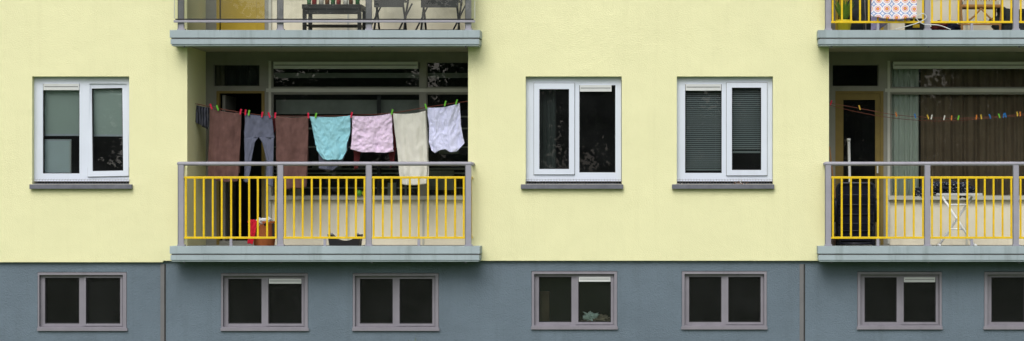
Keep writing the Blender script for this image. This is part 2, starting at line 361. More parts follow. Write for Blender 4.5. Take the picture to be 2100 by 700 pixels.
# ---------------------------------------------------------------- balconies
def balcony(ix,fl,glassed):
    dx=ix*PITCH; z=FZ0+fl*FH
    xa=X(348,-0.3)+dx; xb=X(984,-0.3)+dx
    g=Bd('balcony_slab')
    g.box(xa,xb,-0.30,-0.002,z-0.10,z,'slab')
    g.box(xa+0.02,xb-0.02,-0.285,-0.002,z-0.118,z-0.10,'joint')
    g.box(xa+0.008,xb-0.008,-0.293,-0.002,z-0.185,z-0.118,'slab')
    g.box(xa+0.02,xb-0.02,-0.28,-0.002,z-0.205,z-0.185,'slab')
    r=recx[ix]
    g.box(r[0]+0.002,r[1]-0.002,-0.0015,1.3,z-0.19,z-0.012,'soffit')
    g.box(r[0]+0.002,r[1]-0.002,0.0,1.105,z-0.011,z-0.006,'floor')
    for p in (378,577,763,955):
        x=X(p,-0.25)+dx; g.tube([(x,-0.25,z-0.205),(x,-0.25,z-0.225)],0.012,'sill',8)
    o=g.done(bld,bevel=0.006)
    g=Bd('balcony_railing'); yr=-0.24
    x0=X(372,yr)+dx; x1=X(961,yr)+dx
    posts=[x0,X(575.5,yr)+dx,X(757,yr)+dx,x1]
    zt=z+1.10
    g.tube([(x0-0.035,0.0,zt-0.02),(x0-0.035,yr,zt-0.02)],0.025,'rail',12)
    g.tube([(x1+0.035,0.0,zt-0.02),(x1+0.035,yr,zt-0.02)],0.025,'rail',12)
    g.tube([(x0-0.04,yr,zt-0.02),(x1+0.04,yr,zt-0.02)],0.027,'rail',12)
    for p in posts:
        g.box(p-0.036,p+0.036,yr-0.02,yr+0.02,z+0.02,zt-0.035,'rail')
        g.box(p-0.05,p+0.05,yr-0.035,yr+0.045,z+0.001,z+0.02,'rail')
        g.box(p-0.044,p-0.036,yr-0.024,yr+0.024,z+0.02,zt-0.036,'ventd')
    g.done(bld,bevel=0.004)
    g=Bd('railing_infill')
    if not glassed:
        zh=Z(362,yr)-FZ0+z; zl=Z(490,yr)-FZ0+z
        for i in range(3):
            a=posts[i]+0.045; b=posts[i+1]-0.045
            g.box(a-0.009,b+0.009,yr-0.012,yr+0.012,zh-0.03,zh,'yrail'); g.box(a-0.009,b+0.009,yr-0.012,yr+0.012,zl,zl+0.028,'yrail')
            n=int(round((b-a)/0.117))
            for k in range(n+1):
                x=a+0.015+(b-a-0.03)*k/n+random.uniform(-.003,.003)
                g.box(x-0.0125,x+0.0125,yr-0.009,yr+0.009,zl+0.028,zh-0.03,'yrail')
            m=(a+b)/2; g.box(m-0.018,m+0.018,yr-0.01,yr+0.01,z+0.001,zl,'rail')
        for xx in (x0-0.02,x1+0.02):
            g.box(xx-0.01,xx+0.01,yr+0.025,-0.001,zh-0.03,zh,'yrail'); g.box(xx-0.01,xx+0.01,yr+0.025,-0.001,zl,zl+0.028,'yrail')
            g.box(xx-0.01,xx+0.01,-0.11,-0.09,zl+0.028,zh-0.03,'yrail')
    else:
        zl=z+0.10
        g.box(x0-0.09,x1+0.09,yr-0.055,yr-0.021,zl,zl+0.03,'rail')
        g.box(x0-0.07,x1+0.07,yr-0.05,yr-0.024,zl+0.034,zl+0.05,'jdark')
        for i in range(3): g.quad(posts[i]-(0.08 if i==0 else -0.0),posts[i+1]+(0.08 if i==2 else 0),zl+0.05,zt-0.05,yr-0.03,'clear')
        for xx in (x0-0.085,x1+0.085): g.box(xx-0.005,xx+0.005,yr-0.035,yr-0.025,zl+0.05,zt-0.05,'lframe')
    g.done(bld,bevel=0.003)
balcony(0,0,False); balcony(1,0,False); balcony(0,1,True); balcony(1,1,False); balcony(0,2,False); balcony(1,2,False)
for ix in (0,1):
    r=recx[ix]; g=Bd('recess_ceiling'); z=FZ0+3*FH
    g.box(r[0],r[1],-0.002,1.3,z-0.2,z-0.02,'soffit'); g.done(bld)
# ---------------------------------------------------------------- laundry
def interp(pl,t):
    for i in range(len(pl)-1):
        if t<=pl[i+1][0]:
            a,b=pl[i],pl[i+1]; k=(t-a[0])/(b[0]-a[0]+1e-9); return a[1]+(b[1]-a[1])*k
    return pl[-1][1]
def clothg(g,L,R,T,B,y,m,folds=3,amp=0.02,seed=0,nu=40,nv=60,wr=0.012,sag=3):
    vs=[];fs=[]
    for j in range(nv+1):
        v=j/nv
        for i in range(nu+1):
            u=i/nu
            px=interp(L,v)*(1-u)+interp(R,v)*u
            t=interp(T,u)+sag*4*u*(1-u)*(1-v); b=interp(B,u)
            py=t+(b-t)*v
            nx=noise.noise(Vector((u*2+seed,v*2.5,seed*1.7)))
            px+=nx*4*v; py+=noise.noise(Vector((u*3,seed,v*2)))*2.5*v
            yy=amp*(0.35+0.65*v)*math.sin(2*math.pi*folds*u+seed+1.4*math.sin(2.5*v+seed))
            sw=abs(2*u-1); yy-=amp*0.9*math.exp(-((v-0.35*(1-sw))**2)/0.02)*(1-v)
            yy+=wr*0.55*noise.fractal(Vector((u*6+seed*3,v*3.2,seed)),0.7,2.2,5)
            yy+=wr*0.9*abs(noise.noise(Vector(((u+v*0.5)*6,(v-u*0.3)*4,seed+9))))
            yy+=wr*0.35*noise.noise(Vector((u*17+v*5,v*12-u*6,seed+4)))
            vs.append((X(px,y),y+yy,Z(py,y)))
    for j in range(nv):
        for i in range(nu):
            a=j*(nu+1)+i; fs.append((a+nu+1,a+nu+2,a+1,a))
    g.add(vs,fs,m,True)
def fabric(name,c,var=0.08,bs=350):
    return mat(name,c,0.95,var,10,0.5,bs,0.004,spec=0.1)
F={'brown':fabric('brown_terry',(102,76,72),0.22),'legg':fabric('grey_jersey',(98,102,120)),'blue':fabric('light_blue_cotton',(148,204,218),0.04),
   'pink':fabric('pink_cotton',(222,202,228),0.04),'cream':fabric('cream_terry',(210,209,200),0.06),'white':fabric('lavender_white_cotton',(212,215,246),0.03),
   'navy':fabric('navy_fabric',(30,33,50)),'red':fabric('red_fabric',(205,40,60)),'brn2':fabric('maroon_fabric',(90,42,44)),'wht':fabric('white_fabric',(225,228,235))}
def wavem(name,c1,c2,scale,axis='X',dist=1.0):
    m=fabric(name,c1); nt=m.node_tree;N=nt.nodes;L=nt.links
    tc=N.new('ShaderNodeTexCoord'); wv=N.new('ShaderNodeTexWave'); wv.bands_direction=axis; wv.inputs['Scale'].default_value=scale; wv.inputs['Distortion'].default_value=dist
    L.new(tc.outputs['Object'],wv.inputs['Vector'])
    rp=N.new('ShaderNodeValToRGB'); rp.color_ramp.elements[0].position=0.4; rp.color_ramp.elements[1].position=0.6
    rp.color_ramp.elements[0].color=(*s2l(c1),1); rp.color_ramp.elements[1].color=(*s2l(c2),1)
    L.new(wv.outputs['Fac'],rp.inputs[0]); L.new(rp.outputs[0],N['Principled BSDF'].inputs['Base Color']); return m
F['stripe']=wavem('striped_cotton',(38,40,50),(92,94,106),9,'X',2)
YL=0.45
g=Bd('striped_shirt'); clothg(g,[(0,404),(0.5,399),(1,398)],[(0,430),(1,428)],[(0,216),(1,221)],[(0,248),(0.5,258),(1,262)],YL+0.05,F['stripe'],2.5,0.02,3,24,24,sag=1); 
clothg(g,[(0,408),(1,409)],[(0,430),(1,426)],[(0,217),(1,222)],[(0,254),(1,266)],YL+0.09,F['stripe'],2,0.02,5,24,24,sag=1); g.done(solid=0.003)
g=Bd('brown_towel'); clothg(g,[(0,430),(0.5,428),(1,425)],[(0,496),(0.5,492),(1,487)],[(0,221),(1,232)],[(0,366),(0.6,374),(1,372)],YL-0.02,F['brown'],2.2,0.024,1)
clothg(g,[(0,431),(1,429)],[(0,496),(1,490)],[(0,221),(1,232)],[(0,352),(1,356)],YL+0.04,F['brown'],2.2,0.015,2); g.done(solid=0.006)
g=Bd('brown_towel'); clothg(g,[(0,565),(0.5,566),(1,569)],[(0,633),(0.5,632),(1,629)],[(0,238),(1,239)],[(0,386),(0.4,389),(1,384)],YL-0.02,F['brown'],1.8,0.026,6)
clothg(g,[(0,566),(1,571)],[(0,633),(1,631)],[(0,238),(1,239)],[(0,370),(1,366)],YL+0.04,F['brown'],2.2,0.015,7); g.done(solid=0.006)
g=Bd('grey_leggings')
clothg(g,[(0,502),(1,501)],[(0,558),(1,562)],[(0,232),(1,237)],[(0,284),(0.5,282),(1,284)],YL-0.01,F['legg'],2.5,0.014,4,30,20)
clothg(g,[(0,501),(0.4,502),(1,500)],[(0,531),(0.12,523),(0.5,515),(1,511)],[(0,283),(1,281)],[(0,372),(1,376)],YL-0.01,F['legg'],1,0.014,4.5,16,40,sag=0)
clothg(g,[(0,531),(0.12,538),(0.5,546),(1,545)],[(0,562),(0.4,560),(1,558)],[(0,281),(1,283)],[(0,378),(1,384)],YL-0.01,F['legg'],1,0.014,5.5,16,40,sag=0)
g.done(solid=0.004)
g=Bd('maroon_underwear'); clothg(g,[(0,500),(1,503)],[(0,528),(1,516)],[(0,236),(1,238)],[(0,262),(1,264)],YL+0.06,F['brn2'],1.5,0.014,4,16,16); clothg(g,[(0,552),(1,556)],[(0,568),(1,566)],[(0,240),(1,240)],[(0,278),(1,270)],YL+0.06,F['brn2'],1.5,0.014,4.4,16,16); g.done(solid=0.003)
g=Bd('light_blue_shirt'); clothg(g,[(0,635),(0.3,641),(0.7,647),(0.86,649),(1,657)],[(0,719),(0.5,717),(0.7,713),(0.88,712),(1,706)],[(0,239),(1,237)],[(0,320),(0.1,327),(0.3,329),(0.5,326),(0.75,329),(0.9,327),(1,318)],YL-0.01,F['blue'],2.6,0.016,8,60,60,0.022)
g.done(solid=0.003)
g=Bd('pink_shirt'); clothg(g,[(0,721),(0.4,722),(1,721)],[(0,804),(0.5,805),(1,807)],[(0,238),(1,233)],[(0,306),(0.25,312),(0.6,314),(1,311)],YL-0.01,F['pink'],2.3,0.016,11,60,60,0.027)
clothg(g,[(0,722),(1,724)],[(0,803),(1,805)],[(0,238),(1,233)],[(0,300),(1,304)],YL+0.05,F['pink'],2.3,0.014,12,30,30,0.02); g.done(solid=0.003)
g=Bd('maroon_scarf')
clothg(g,[(0,724),(1,727)],[(0,742),(1,733)],[(0,300),(1,300)],[(0,350),(1,344)],YL+0.12,F['brn2'],1,0.01,4,10,16); clothg(g,[(0,796),(1,799)],[(0,812),(1,808)],[(0,300),(1,300)],[(0,346),(1,340)],YL+0.12,F['brn2'],1,0.01,5,10,16)
clothg(g,[(0,724),(1,724)],[(0,812),(1,812)],[(0,238),(1,234)],[(0,302),(1,302)],YL+0.12,F['brn2'],2,0.01,5,20,16); g.done(solid=0.003)
g=Bd('cream_towel'); clothg(g,[(0,806),(0.4,812),(1,821)],[(0,873),(0.5,876),(1,874)],[(0,233),(1,228)],[(0,378),(0.5,381),(1,377)],YL-0.01,F['cream'],2.2,0.02,15)
clothg(g,[(0,807),(0.4,814),(1,824)],[(0,874),(0.5,879),(1,878)],[(0,233),(1,228)],[(0,366),(0.5,364),(1,366)],YL+0.05,F['cream'],2.2,0.018,16); g.done(solid=0.006)
g=Bd('lavender_shirt'); clothg(g,[(0,876),(0.5,879),(0.82,880),(1,886)],[(0,943),(0.5,945),(0.75,949),(0.92,952),(1,946)],[(0,221),(0.5,217),(1,212)],[(0,309),(0.12,314),(0.3,308),(0.45,307),(0.6,313),(0.8,311),(1,300)],YL-0.01,F['white'],2.4,0.017,19,60,60,0.024)
g.done(solid=0.003)
g=Bd('grey_cloth'); clothg(g,[(0,652),(1,654)],[(0,716),(1,700)],[(0,300),(1,300)],[(0,346),(0.6,350),(1,338)],YL+0.1,F['legg'],2,0.015,21,20,20); clothg(g,[(0,652),(1,652)],[(0,716),(1,716)],[(0,238),(1,238)],[(0,301),(1,301)],YL+0.1,F['legg'],2,0.015,21,20,20); g.done(solid=0.003)
def smoothline(pts,n=8):
    out=[]
    for i in range(len(pts)-1):
        p0=pts[max(i-1,0)];p1=pts[i];p2=pts[i+1];p3=pts[min(i+2,len(pts)-1)]
        for k in range(n):
            t=k/n
            out.append(tuple(0.5*((2*p1[c])+(-p0[c]+p2[c])*t+(2*p0[c]-5*p1[c]+4*p2[c]-p3[c])*t*t+(-p0[c]+3*p1[c]-3*p2[c]+p3[c])*t**3) for c in range(2)))
    out.append(pts[-1]); return out
lineA=smoothline([(399.5,213),(433,220),(500,232),(565,238),(635,238.5),(720,237),(806,231.5),(875,220),(935,211),(967,207)])
lineB=smoothline([(1698,211),(1760,222),(1830,235),(1900,241),(1960,243),(2030,240),(2100,234),(2190,222),(2272,208)])
lineB2=smoothline([(1698,214),(1760,229),(1830,241),(1900,247),(1960,247),(2030,242),(2100,236),(2190,224),(2272,210)])
g=Bd('clothesline'); g.tube([(X(a,YL),YL,Z(b,YL)) for a,b in lineA],0.003,'line',6); 
g.tube([(X(a,YL),YL+0.12,Z(b,YL)+0.004) for a,b in lineA],0.003,'line',6); g.done()
g=Bd('clothesline'); g.tube([(X(a,YL),YL,Z(b,YL)) for a,b in lineB],0.0035,'line',6); g.tube([(X(a,YL),YL+0.15,Z(b,YL)) for a,b in lineB2],0.0035,'line',6); g.done()
pc={'r':(210,30,70),'g':(110,190,60),'y':(205,172,66),'o':(205,125,56),'b':(40,110,175),'w':(200,200,192)}
PM={k:mat('peg_'+k,v,0.4) for k,v in pc.items()}
def pegs(name,lst,line,yl,sc=1.0):
    g=Bd(name)
    for px,c in lst:
        py=min(line,key=lambda q:abs(q[0]-px))[1]
        x=X(px,yl); z=Z(py,yl); a=random.uniform(-0.35,0.35)
        g.T=Matrix.Translation((x,yl-0.015,z))@Matrix.Rotation(a,4,'Y')@Matrix.Scale(sc,4)
        m=PM[c]
        for sgn in (-1,1):
            vs=[(-0.008,sgn*0.004,-0.03),(0.008,sgn*0.004,-0.03),(0.010,sgn*0.006,0.0),(0.008,sgn*0.016,0.045),(-0.008,sgn*0.016,0.045),(-0.010,sgn*0.006,0.0)]
            vs+= [(p[0],p[1]+sgn*0.005,p[2]) for p in vs]
            g.add(vs,[(0,1,2,5),(5,2,3,4),(6,7,8,11),(11,8,9,10),(0,1,7,6),(1,2,8,7),(2,3,9,8),(3,4,10,9),(4,5,11,10),(5,0,6,11)],m)
        g.tube([(-0.011,0,0.008),(0.011,0,0.008)],0.006,'wire',6)
        g.T=None
    g.done()
pegs('clothespins',[(434,'r'),(447,'g'),(494,'r'),(504,'r'),(511,'g'),(538,'r'),(553,'r'),(565,'r'),(633,'r'),(648,'g'),(721,'r'),(804,'g'),(874,'g'),(913,'g'),(936,'g')],lineA,YL-0.03)
pegs('clothespins',[(1704,'r'),(1763,'y'),(1838,'o'),(1877,'b'),(1903,'y'),(1910,'w'),(1936,'w'),(1951,'o'),(1965,'g'),(2002,'o'),(2012,'y'),(2030,'b'),(2049,'g'),(2058,'b'),(2062,'b'),(2086,'y'),(2092,'o'),(2150,'g')],lineB,YL,0.85)
# ---------------------------------------------------------------- objects, lower left balcony
wick=wavem('wicker_weave',(180,108,66),(136,76,44),40,'Z',1)
g=Bd('laundry_basket'); yb=0.12; cx=X(542,yb); zb=FZ0-0.005
n=32; prof=[(0.0,0.125),(0.02,0.135),(0.15,0.15),(0.29,0.162),(0.31,0.172),(0.33,0.168),(0.33,0.155),(0.30,0.15),(0.06,0.13)]
vs=[];fs=[]
for h,r in prof:
    for k in range(n):
        a=2*math.pi*k/n; vs.append((cx+r*math.cos(a)*(1+0.01*(k%2)),yb+r*math.sin(a),zb+h))
for i in range(len(prof)-1):
    for k in range(n): fs.append((i*n+k,i*n+(k+1)%n,(i+1)*n+(k+1)%n,(i+1)*n+k))
g.add(vs,fs,wick,True)
g.box(cx+0.13,cx+0.165,yb-0.12,yb+0.0,zb+0.1,zb+0.3,'black')
g.done()
def lump(name,cx,cy,cz,rx,ry,rz,m,seed,amp=0.35,par=None,nn=28):
    g=Bd(name) if par is None else par; vs=[];fs=[]
    for j in range(nn+1):
        th=math.pi*j/nn
        for i in range(nn):
            ph=2*math.pi*i/nn
            d=Vector((math.sin(th)*math.cos(ph),math.sin(th)*math.sin(ph),math.cos(th)))
            k=1+amp*noise.fractal(d*1.8+Vector((seed,seed,0)),0.8,2,4)
            vs.append((cx+d.x*rx*k,cy+d.y*ry*k,cz+d.z*rz*k))
    for j in range(nn):
        for i in range(nn): fs.append((j*nn+i,j*nn+(i+1)%nn,(j+1)*nn+(i+1)%nn,(j+1)*nn+i))
    g.add(vs,fs,m,True)
    if par is None: return g.done()
g=Bd('red_towel')
clothg(g,[(0,513),(0.5,510),(1,507)],[(0,529),(0.5,524),(1,518)],[(0,450),(1,451)],[(0,499),(1,502)],-0.07,F['red'],1.5,0.012,3,20,30,0.015)
lump('x',X(519,0.05),0.0,Z(455,0.05),0.05,0.07,0.03,F['red'],2,par=g); g.done(solid=0.004)
g=Bd('white_laundry'); lump('x',X(536,0.05),0.03,Z(455,0.05),0.065,0.09,0.05,F['wht'],5,0.5,par=g); lump('x',X(551,0.1),0.06,Z(454,0.05),0.055,0.09,0.05,F['wht'],8,0.5,par=g); lump('x',X(549,0.1),-0.03,Z(460,0.05),0.022,0.02,0.02,F['navy'],8,0.5,par=g); g.done()
g=Bd('planter_tub'); yt=0.0; z0=FZ0-0.005; n=20
def top(u): return 0.155-0.085*max(0,1-((u-0.5)/0.36)**2)**0.5
vs=[];fs=[]
for yy in (yt-0.02,yt+0.2):
    for i in range(n+1):
        u=i/n; x=X(672,yt)+(X(740,yt)-X(672,yt))*u
        xb=x+(0.5-u)*0.05; vs+= [(xb,yy,z0),(x,yy,z0+top(u))]
o=2*(n+1)
for i in range(n):
    fs.append((2*i,2*i+2,2*i+3,2*i+1)); fs.append((o+2*i,o+2*i+1,o+2*i+3,o+2*i+2)); fs.append((2*i,o+2*i,o+2*i+2,2*i+2)); fs.append((2*i+1,2*i+3,o+2*i+3,o+2*i+1))
fs.append((0,1,o+1,o)); fs.append((2*n,o+2*n,o+2*n+1,2*n+1))
g.add(vs,fs,'black')
for p in (680,733): g.pbox(p-3,p+3,478,481,yt-0.03,yt-0.021,'rail')
g.done()
def ball(name,px,py,y,r,m):
    g=Bd(name); lump('x',X(px,y),y,Z(py,y),r,r,r,m,1,0.0,par=g,nn=16); g.done()
ball('toy_ball',736,396,1.03,0.045,mat('ball_green',(90,160,60),0.4)); ball('toy_ball',749,397,1.03,0.045,mat('ball_yellow',(200,185,60),0.4))
# ---------------------------------------------------------------- lower right balcony
cm=wavem('chair_mesh',(14,16,23),(30,34,50),26,'Z',0.5)
g=Bd('garden_chair'); yc=0.35; cx=X(1755,yc); z0=FZ0-0.005; navy=mat('navy_tube',(26,29,42),0.4)
def tb(p,r=0.013,m=navy): g.tube([(cx+a,yc+b,z0+c) for a,b,c in p],r,m,8)
tb([(-0.25,0.05,0.0),(-0.25,0.04,0.4),(-0.25,0.0,0.75),(-0.235,-0.01,0.81),(-0.2,-0.015,0.835),(0.2,-0.015,0.835),(0.235,-0.01,0.81),(0.25,0.0,0.75),(0.25,0.04,0.4),(0.25,0.05,0.0)],0.02)
tb([(-0.225,-0.12,0.0),(-0.225,-0.02,0.45),(-0.225,0.06,0.6)],0.016); tb([(0.225,-0.12,0.0),(0.225,-0.02,0.45),(0.225,0.06,0.6)],0.016)
tb([(-0.25,-0.1,0.03),(0.25,-0.1,0.03)],0.016); tb([(-0.25,0.05,0.06),(0.25,0.05,0.06)],0.016)
tb([(-0.275,-0.03,0.32),(-0.275,-0.06,0.58),(-0.27,-0.02,0.62)],0.024); tb([(0.275,-0.03,0.32),(0.275,-0.06,0.58),(0.27,-0.02,0.62)],0.024)
for a,b,yy in ((0.36,0.82,-0.01),(0.07,0.52,-0.07)):
    vs=[];fs=[]
    for j in range(13):
        for i in range(13):
            u=i/12; v=j/12; vs.append((cx-0.235+0.47*u,yc+yy-0.015*math.sin(math.pi*u)+0.01*math.sin(v*9),z0+a+(b-a)*v))
    for j in range(12):
        for i in range(12): fs.append((j*13+i,j*13+i+1,j*13+i+14,j*13+i+13))
    g.add(vs,fs,cm,True)
for zz in (0.2,0.3,0.42,0.55,0.68): tb([(-0.235,-0.09,zz),(0.235,-0.09,zz)],0.008)
g.done()
wood=mat('wood_handle',(150,110,70),0.6,0.15,8)
g=Bd('broom'); yb=0.7
g.tube([(X(1722,yb),0.75,FZ0+0.12),(X(1703,yb),0.95,Z(300,yb))],0.012,wood)
for i in range(40):
    u=random.uniform(-1,1); g.tube([(X(1722,yb)+u*0.08,0.75+random.uniform(-.02,.02),FZ0+0.14),(X(1722,yb)+u*0.13,0.74+random.uniform(-.03,.03),FZ0)],0.003,'line',4)
g.box(X(1722,yb)-0.1,X(1722,yb)+0.1,0.73,0.77,FZ0+0.1,FZ0+0.15,wood); g.done(bevel=0.005)
g=Bd('mop'); g.tube([(X(1745,0.95),0.85,FZ0),(X(1741,0.95),1.0,Z(286,0.95))],[0.017,0.02],'vent'); g.tube([(X(1741,0.95),1.0,Z(290,0.95)),(X(1741,0.95),1.0,Z(284,0.95))],0.026,'vent'); 
g.box(X(1745,0.95)-0.12,X(1745,0.95)+0.12,0.8,0.9,FZ0-0.002,FZ0+0.03,'pvc'); g.done()
g=Bd('ironing_board'); yi=0.08; z0=FZ0-0.005; wp=mat('white_tube',(246,248,250),0.4); cov=mat('board_cover',(222,224,230),0.8,0.15,14)
zt=Z(399,yi); xa,xb=X(1880,yi),X(2012,yi); n=30
out=[]
for i in range(n+1):
    t=i/n; x=xa+(xb-xa)*t; wd=0.17*min(1,(t/0.45))**0.55*(1 if t<0.96 else 0.9)
    out.append((x,max(wd,0.02)))
vs=[];fs=[]
for x,wd in out: vs+= [(x,yi-wd,zt-0.016),(x,yi+wd,zt-0.016),(x,yi+wd,zt+0.016),(x,yi-wd,zt+0.016)]
for i in range(n):
    a=4*i
    for k in range(4): fs.append((a+k,a+4+k,a+4+(k+1)%4,a+(k+1)%4))
fs.append((0,1,2,3)); fs.append((4*n,4*n+3,4*n+2,4*n+1))
g.add(vs,fs,cov)
def P(px,py,y): return (X(px,y),y,Z(py,y))
zfl=z0+0.012
for yy in (yi-0.13,yi-0.08): g.tube([(X(1932,yy),yy,zt-0.03),(X(1998,yy),yy,zfl)],0.016,wp)
for yy in (yi+0.12,yi+0.07): g.tube([(X(1994,yy),yy,zt-0.03),(X(1926,yy),yy,zfl)],0.016,wp)
g.tube([(X(1998,yi),yi-0.2,zfl),(X(1998,yi),yi+0.1,zfl)],0.016,wp); g.tube([(X(1926,yi),yi-0.1,zfl),(X(1926,yi),yi+0.22,zfl)],0.016,wp)
g.tube([P(1963,448,yi-0.15),P(1963,448,yi+0.15)],0.016,wp)
g.tube([P(1950,470,yi-0.1),P(1978,470,yi-0.1)],0.011,wp); g.tube([P(1944,420,yi-0.1),P(1982,420,yi-0.1)],0.011,wp)
g.tube([P(1985,400,yi-0.1),P(2013,400,yi-0.1),P(2013,400,yi+0.1)],0.010,wp)
g.done()
dm=mat('patterned_navy',(40,46,62),0.9,0.3,20); 
nt=dm.node_tree; vo=nt.nodes.new('ShaderNodeTexVoronoi'); vo.inputs['Scale'].default_value=34
tc=nt.nodes.new('ShaderNodeTexCoord'); nt.links.new(tc.outputs['Object'],vo.inputs['Vector'])
rp=nt.nodes.new('ShaderNodeValToRGB'); rp.color_ramp.elements[0].position=0.22; rp.color_ramp.elements[0].color=(0.35,0.38,0.42,1); rp.color_ramp.elements[1].position=0.3; rp.color_ramp.elements[1].color=(0.015,0.02,0.04,1)
nt.links.new(vo.outputs['Distance'],rp.inputs[0]); nt.links.new(rp.outputs[0],nt.nodes['Principled BSDF'].inputs['Base Color'])
g=Bd('folded_laundry')
lump('x',X(1945,yi),yi,zt+0.085,0.26,0.13,0.08,dm,3,0.6,par=g,nn=40); lump('x',X(1905,yi),yi-0.02,zt+0.04,0.17,0.12,0.055,dm,6,0.7,par=g,nn=40); lump('x',X(1975,yi),yi,zt+0.06,0.13,0.11,0.08,dm,12,0.6,par=g,nn=40)
clothg(g,[(0,1882),(1,1879)],[(0,1912),(1,1890)],[(0,386),(1,392)],[(0,400),(1,406)],yi-0.15,dm,1,0.01,2,12,12)
g.done()
# ---------------------------------------------------------------- upper left balcony
zu=FZ0+FH-0.006
dk=mat('dark_stained_wood',(38,36,36),0.5,0.15,8)
g=Bd('outdoor_table'); y=0.55; xa,xb=X(625,y),X(746,y); zt=Z(12,y)
g.box(xa,xb,y-0.22,y+0.3,zt-0.06,zt,dk); 
for x in (xa+0.03,xb-0.03):
    for yy in (y-0.18,y+0.26): g.box(x-0.025,x+0.025,yy-0.025,yy+0.025,zu,zt-0.061,dk)
g.box(xa+0.02,xb-0.02,y-0.19,y-0.17,zt-0.13,zt-0.061,dk)
g.box(xa+0.03,xb-0.03,y-0.1,y+0.2,zu+0.12,zu+0.14,dk); g.done(bevel=0.004)
bg=[mat('bottle_green',(50,110,60),0.2),mat('bottle_red',(170,60,60),0.3),mat('jar_white',(210,210,205),0.3),mat('bottle_brown',(110,70,40),0.2)]
for i in range(9):
    g=Bd('bottle' if i%3 else 'jar'); x=xa+0.06+i*0.082; yy=y-0.1+0.12*random.random(); h=random.uniform(0.14,0.26) if i%3 else 0.12; r=random.uniform(0.022,0.034)
    g.tube([(x,yy,zt),(x,yy,zt+h*0.55),(x,yy,zt+h*0.7),(x,yy,zt+h*0.78),(x,yy,zt+h)],[r,r,r*0.8,r*0.4,r*0.4] if i%3 else [r,r*1.05,r*1.05,r,r],bg[i%4],12); g.done()
def fchair(px,y,wd=0.42):
    g=Bd('folding_chair'); cx=X(px,y); z0=zu
    def t(p,r=0.014): g.tube([(cx+a,y+b,z0+c) for a,b,c in p],r,'black',8)
    for sx in (-wd/2,wd/2):
        t([(sx,-0.22,0.01),(sx,0.02,0.3),(sx,0.2,0.46),(sx*0.95,0.26,0.86)]); t([(sx*0.9,0.22,0.01),(sx*0.9,0,0.28),(sx*0.9,-0.2,0.45)])
        t([(sx-0.09,-0.2,0.01),(sx+0.09,-0.05,0.42)],0.011)
    t([(-wd/2,-0.2,0.05),(wd/2,-0.2,0.05)]); t([(-wd/2,0.2,0.07),(wd/2,0.2,0.07)])
    g.box(cx-wd/2,cx+wd/2,y-0.2,y-0.18,z0+0.36,z0+0.455,'black')
    for k in range(6): g.box(cx-wd/2,cx+wd/2,y-0.2+k*0.07,y-0.15+k*0.07,z0+0.455,z0+0.47,'black')
    for k in range(3): g.box(cx-wd/2,cx+wd/2,y+0.235+k*0.008,y+0.25+k*0.008,z0+0.6+k*0.09,z0+0.66+k*0.09,'black')
    g.done()
fchair(802,0.5,0.4); fchair(905,0.55,0.5)
# ---------------------------------------------------------------- upper right balcony
def patt():
    m=fabric('flower_print_cotton',(232,228,235)); nt=m.node_tree;N=nt.nodes;L=nt.links
    tc=N.new('ShaderNodeTexCoord')
    # columns of round flowers with blue leaf marks between them
    sp=N.new('ShaderNodeSeparateXYZ'); L.new(tc.outputs['Object'],sp.inputs[0])
    cb=N.new('ShaderNodeCombineXYZ'); L.new(sp.outputs[0],cb.inputs[0]); L.new(sp.outputs[2],cb.inputs[1])
    vo=N.new('ShaderNodeTexVoronoi'); vo.voronoi_dimensions='2D'; vo.inputs['Scale'].default_value=8.5; vo.inputs['Randomness'].default_value=0.12
    L.new(cb.outputs[0],vo.inputs['Vector'])
    rp=N.new('ShaderNodeValToRGB'); rp.color_ramp.interpolation='CONSTANT'; e=rp.color_ramp.elements; e[0].position=0.0; e[0].color=(*s2l((225,180,70)),1); e[1].position=0.12; e[1].color=(*s2l((220,96,112)),1)
    for p,c in ((0.2,(238,234,240)),(0.27,(226,150,90)),(0.33,(236,232,240)),(0.5,(120,150,205)),(0.58,(236,232,240))):
        q=e.new(p); q.color=(*s2l(c),1)
    L.new(vo.outputs['Distance'],rp.inputs[0]); L.new(rp.outputs[0],N['Principled BSDF'].inputs['Base Color']); return m
F['print']=patt()
g=Bd('drying_rack'); y=0.2
for yy in (y-0.05,y+0.3): g.tube([(X(1775,y),yy,Z(-60,y)),(X(1900,y),yy,Z(-60,y))],0.007,'wire')
for p in (1775,1900): g.tube([(X(p,y),y-0.1,zu),(X(p,y),y+0.3,Z(-60,y))],0.008,'wire'); g.tube([(X(p,y),y+0.35,zu),(X(p,y),y-0.05,Z(-60,y))],0.008,'wire')
g.done()
g=Bd('printed_tablecloth'); clothg(g,[(0,1784),(1,1786)],[(0,1882),(1,1880)],[(0,-112),(1,-112)],[(0,34),(0.3,39),(0.7,40),(1,36)],-0.30,F['print'],2.4,0.01,5,50,60,0.006,sag=0)
clothg(g,[(0,1784),(1,1786)],[(0,1882),(1,1880)],[(0,-112),(1,-112)],[(0,10),(1,10)],-0.18,F['print'],2.4,0.01,5,30,30,0.006,sag=0)
xa_,xb_=X(1784,-.3),X(1882,-.3); zz_=Z(-112,-.3)
vs=[];fs=[]
for i in range(9):
    t=math.pi*i/8; vs+= [(xa_,-0.24-0.06*math.cos(t),zz_+0.025*math.sin(t)),(xb_,-0.24-0.06*math.cos(t),zz_+0.025*math.sin(t))]
for i in range(8): fs.append((2*i,2*i+1,2*i+3,2*i+2))
g.add(vs,fs,F['print'],True); g.done(solid=0.003)
g=Bd('lavender_sheet'); clothg(g,[(0,1784),(1,1786)],[(0,1872),(1,1868)],[(0,-62),(1,-62)],[(0,64),(0.2,62),(0.4,48),(1,40)],0.15,fabric('lavender_cotton',(170,165,205)),3.4,0.02,9,50,50,sag=0); g.done(solid=0.003)
leafm=mat('leaf_green',(96,130,40),0.6,0.3,20); soil=mat('soil',(60,45,35),0.95)
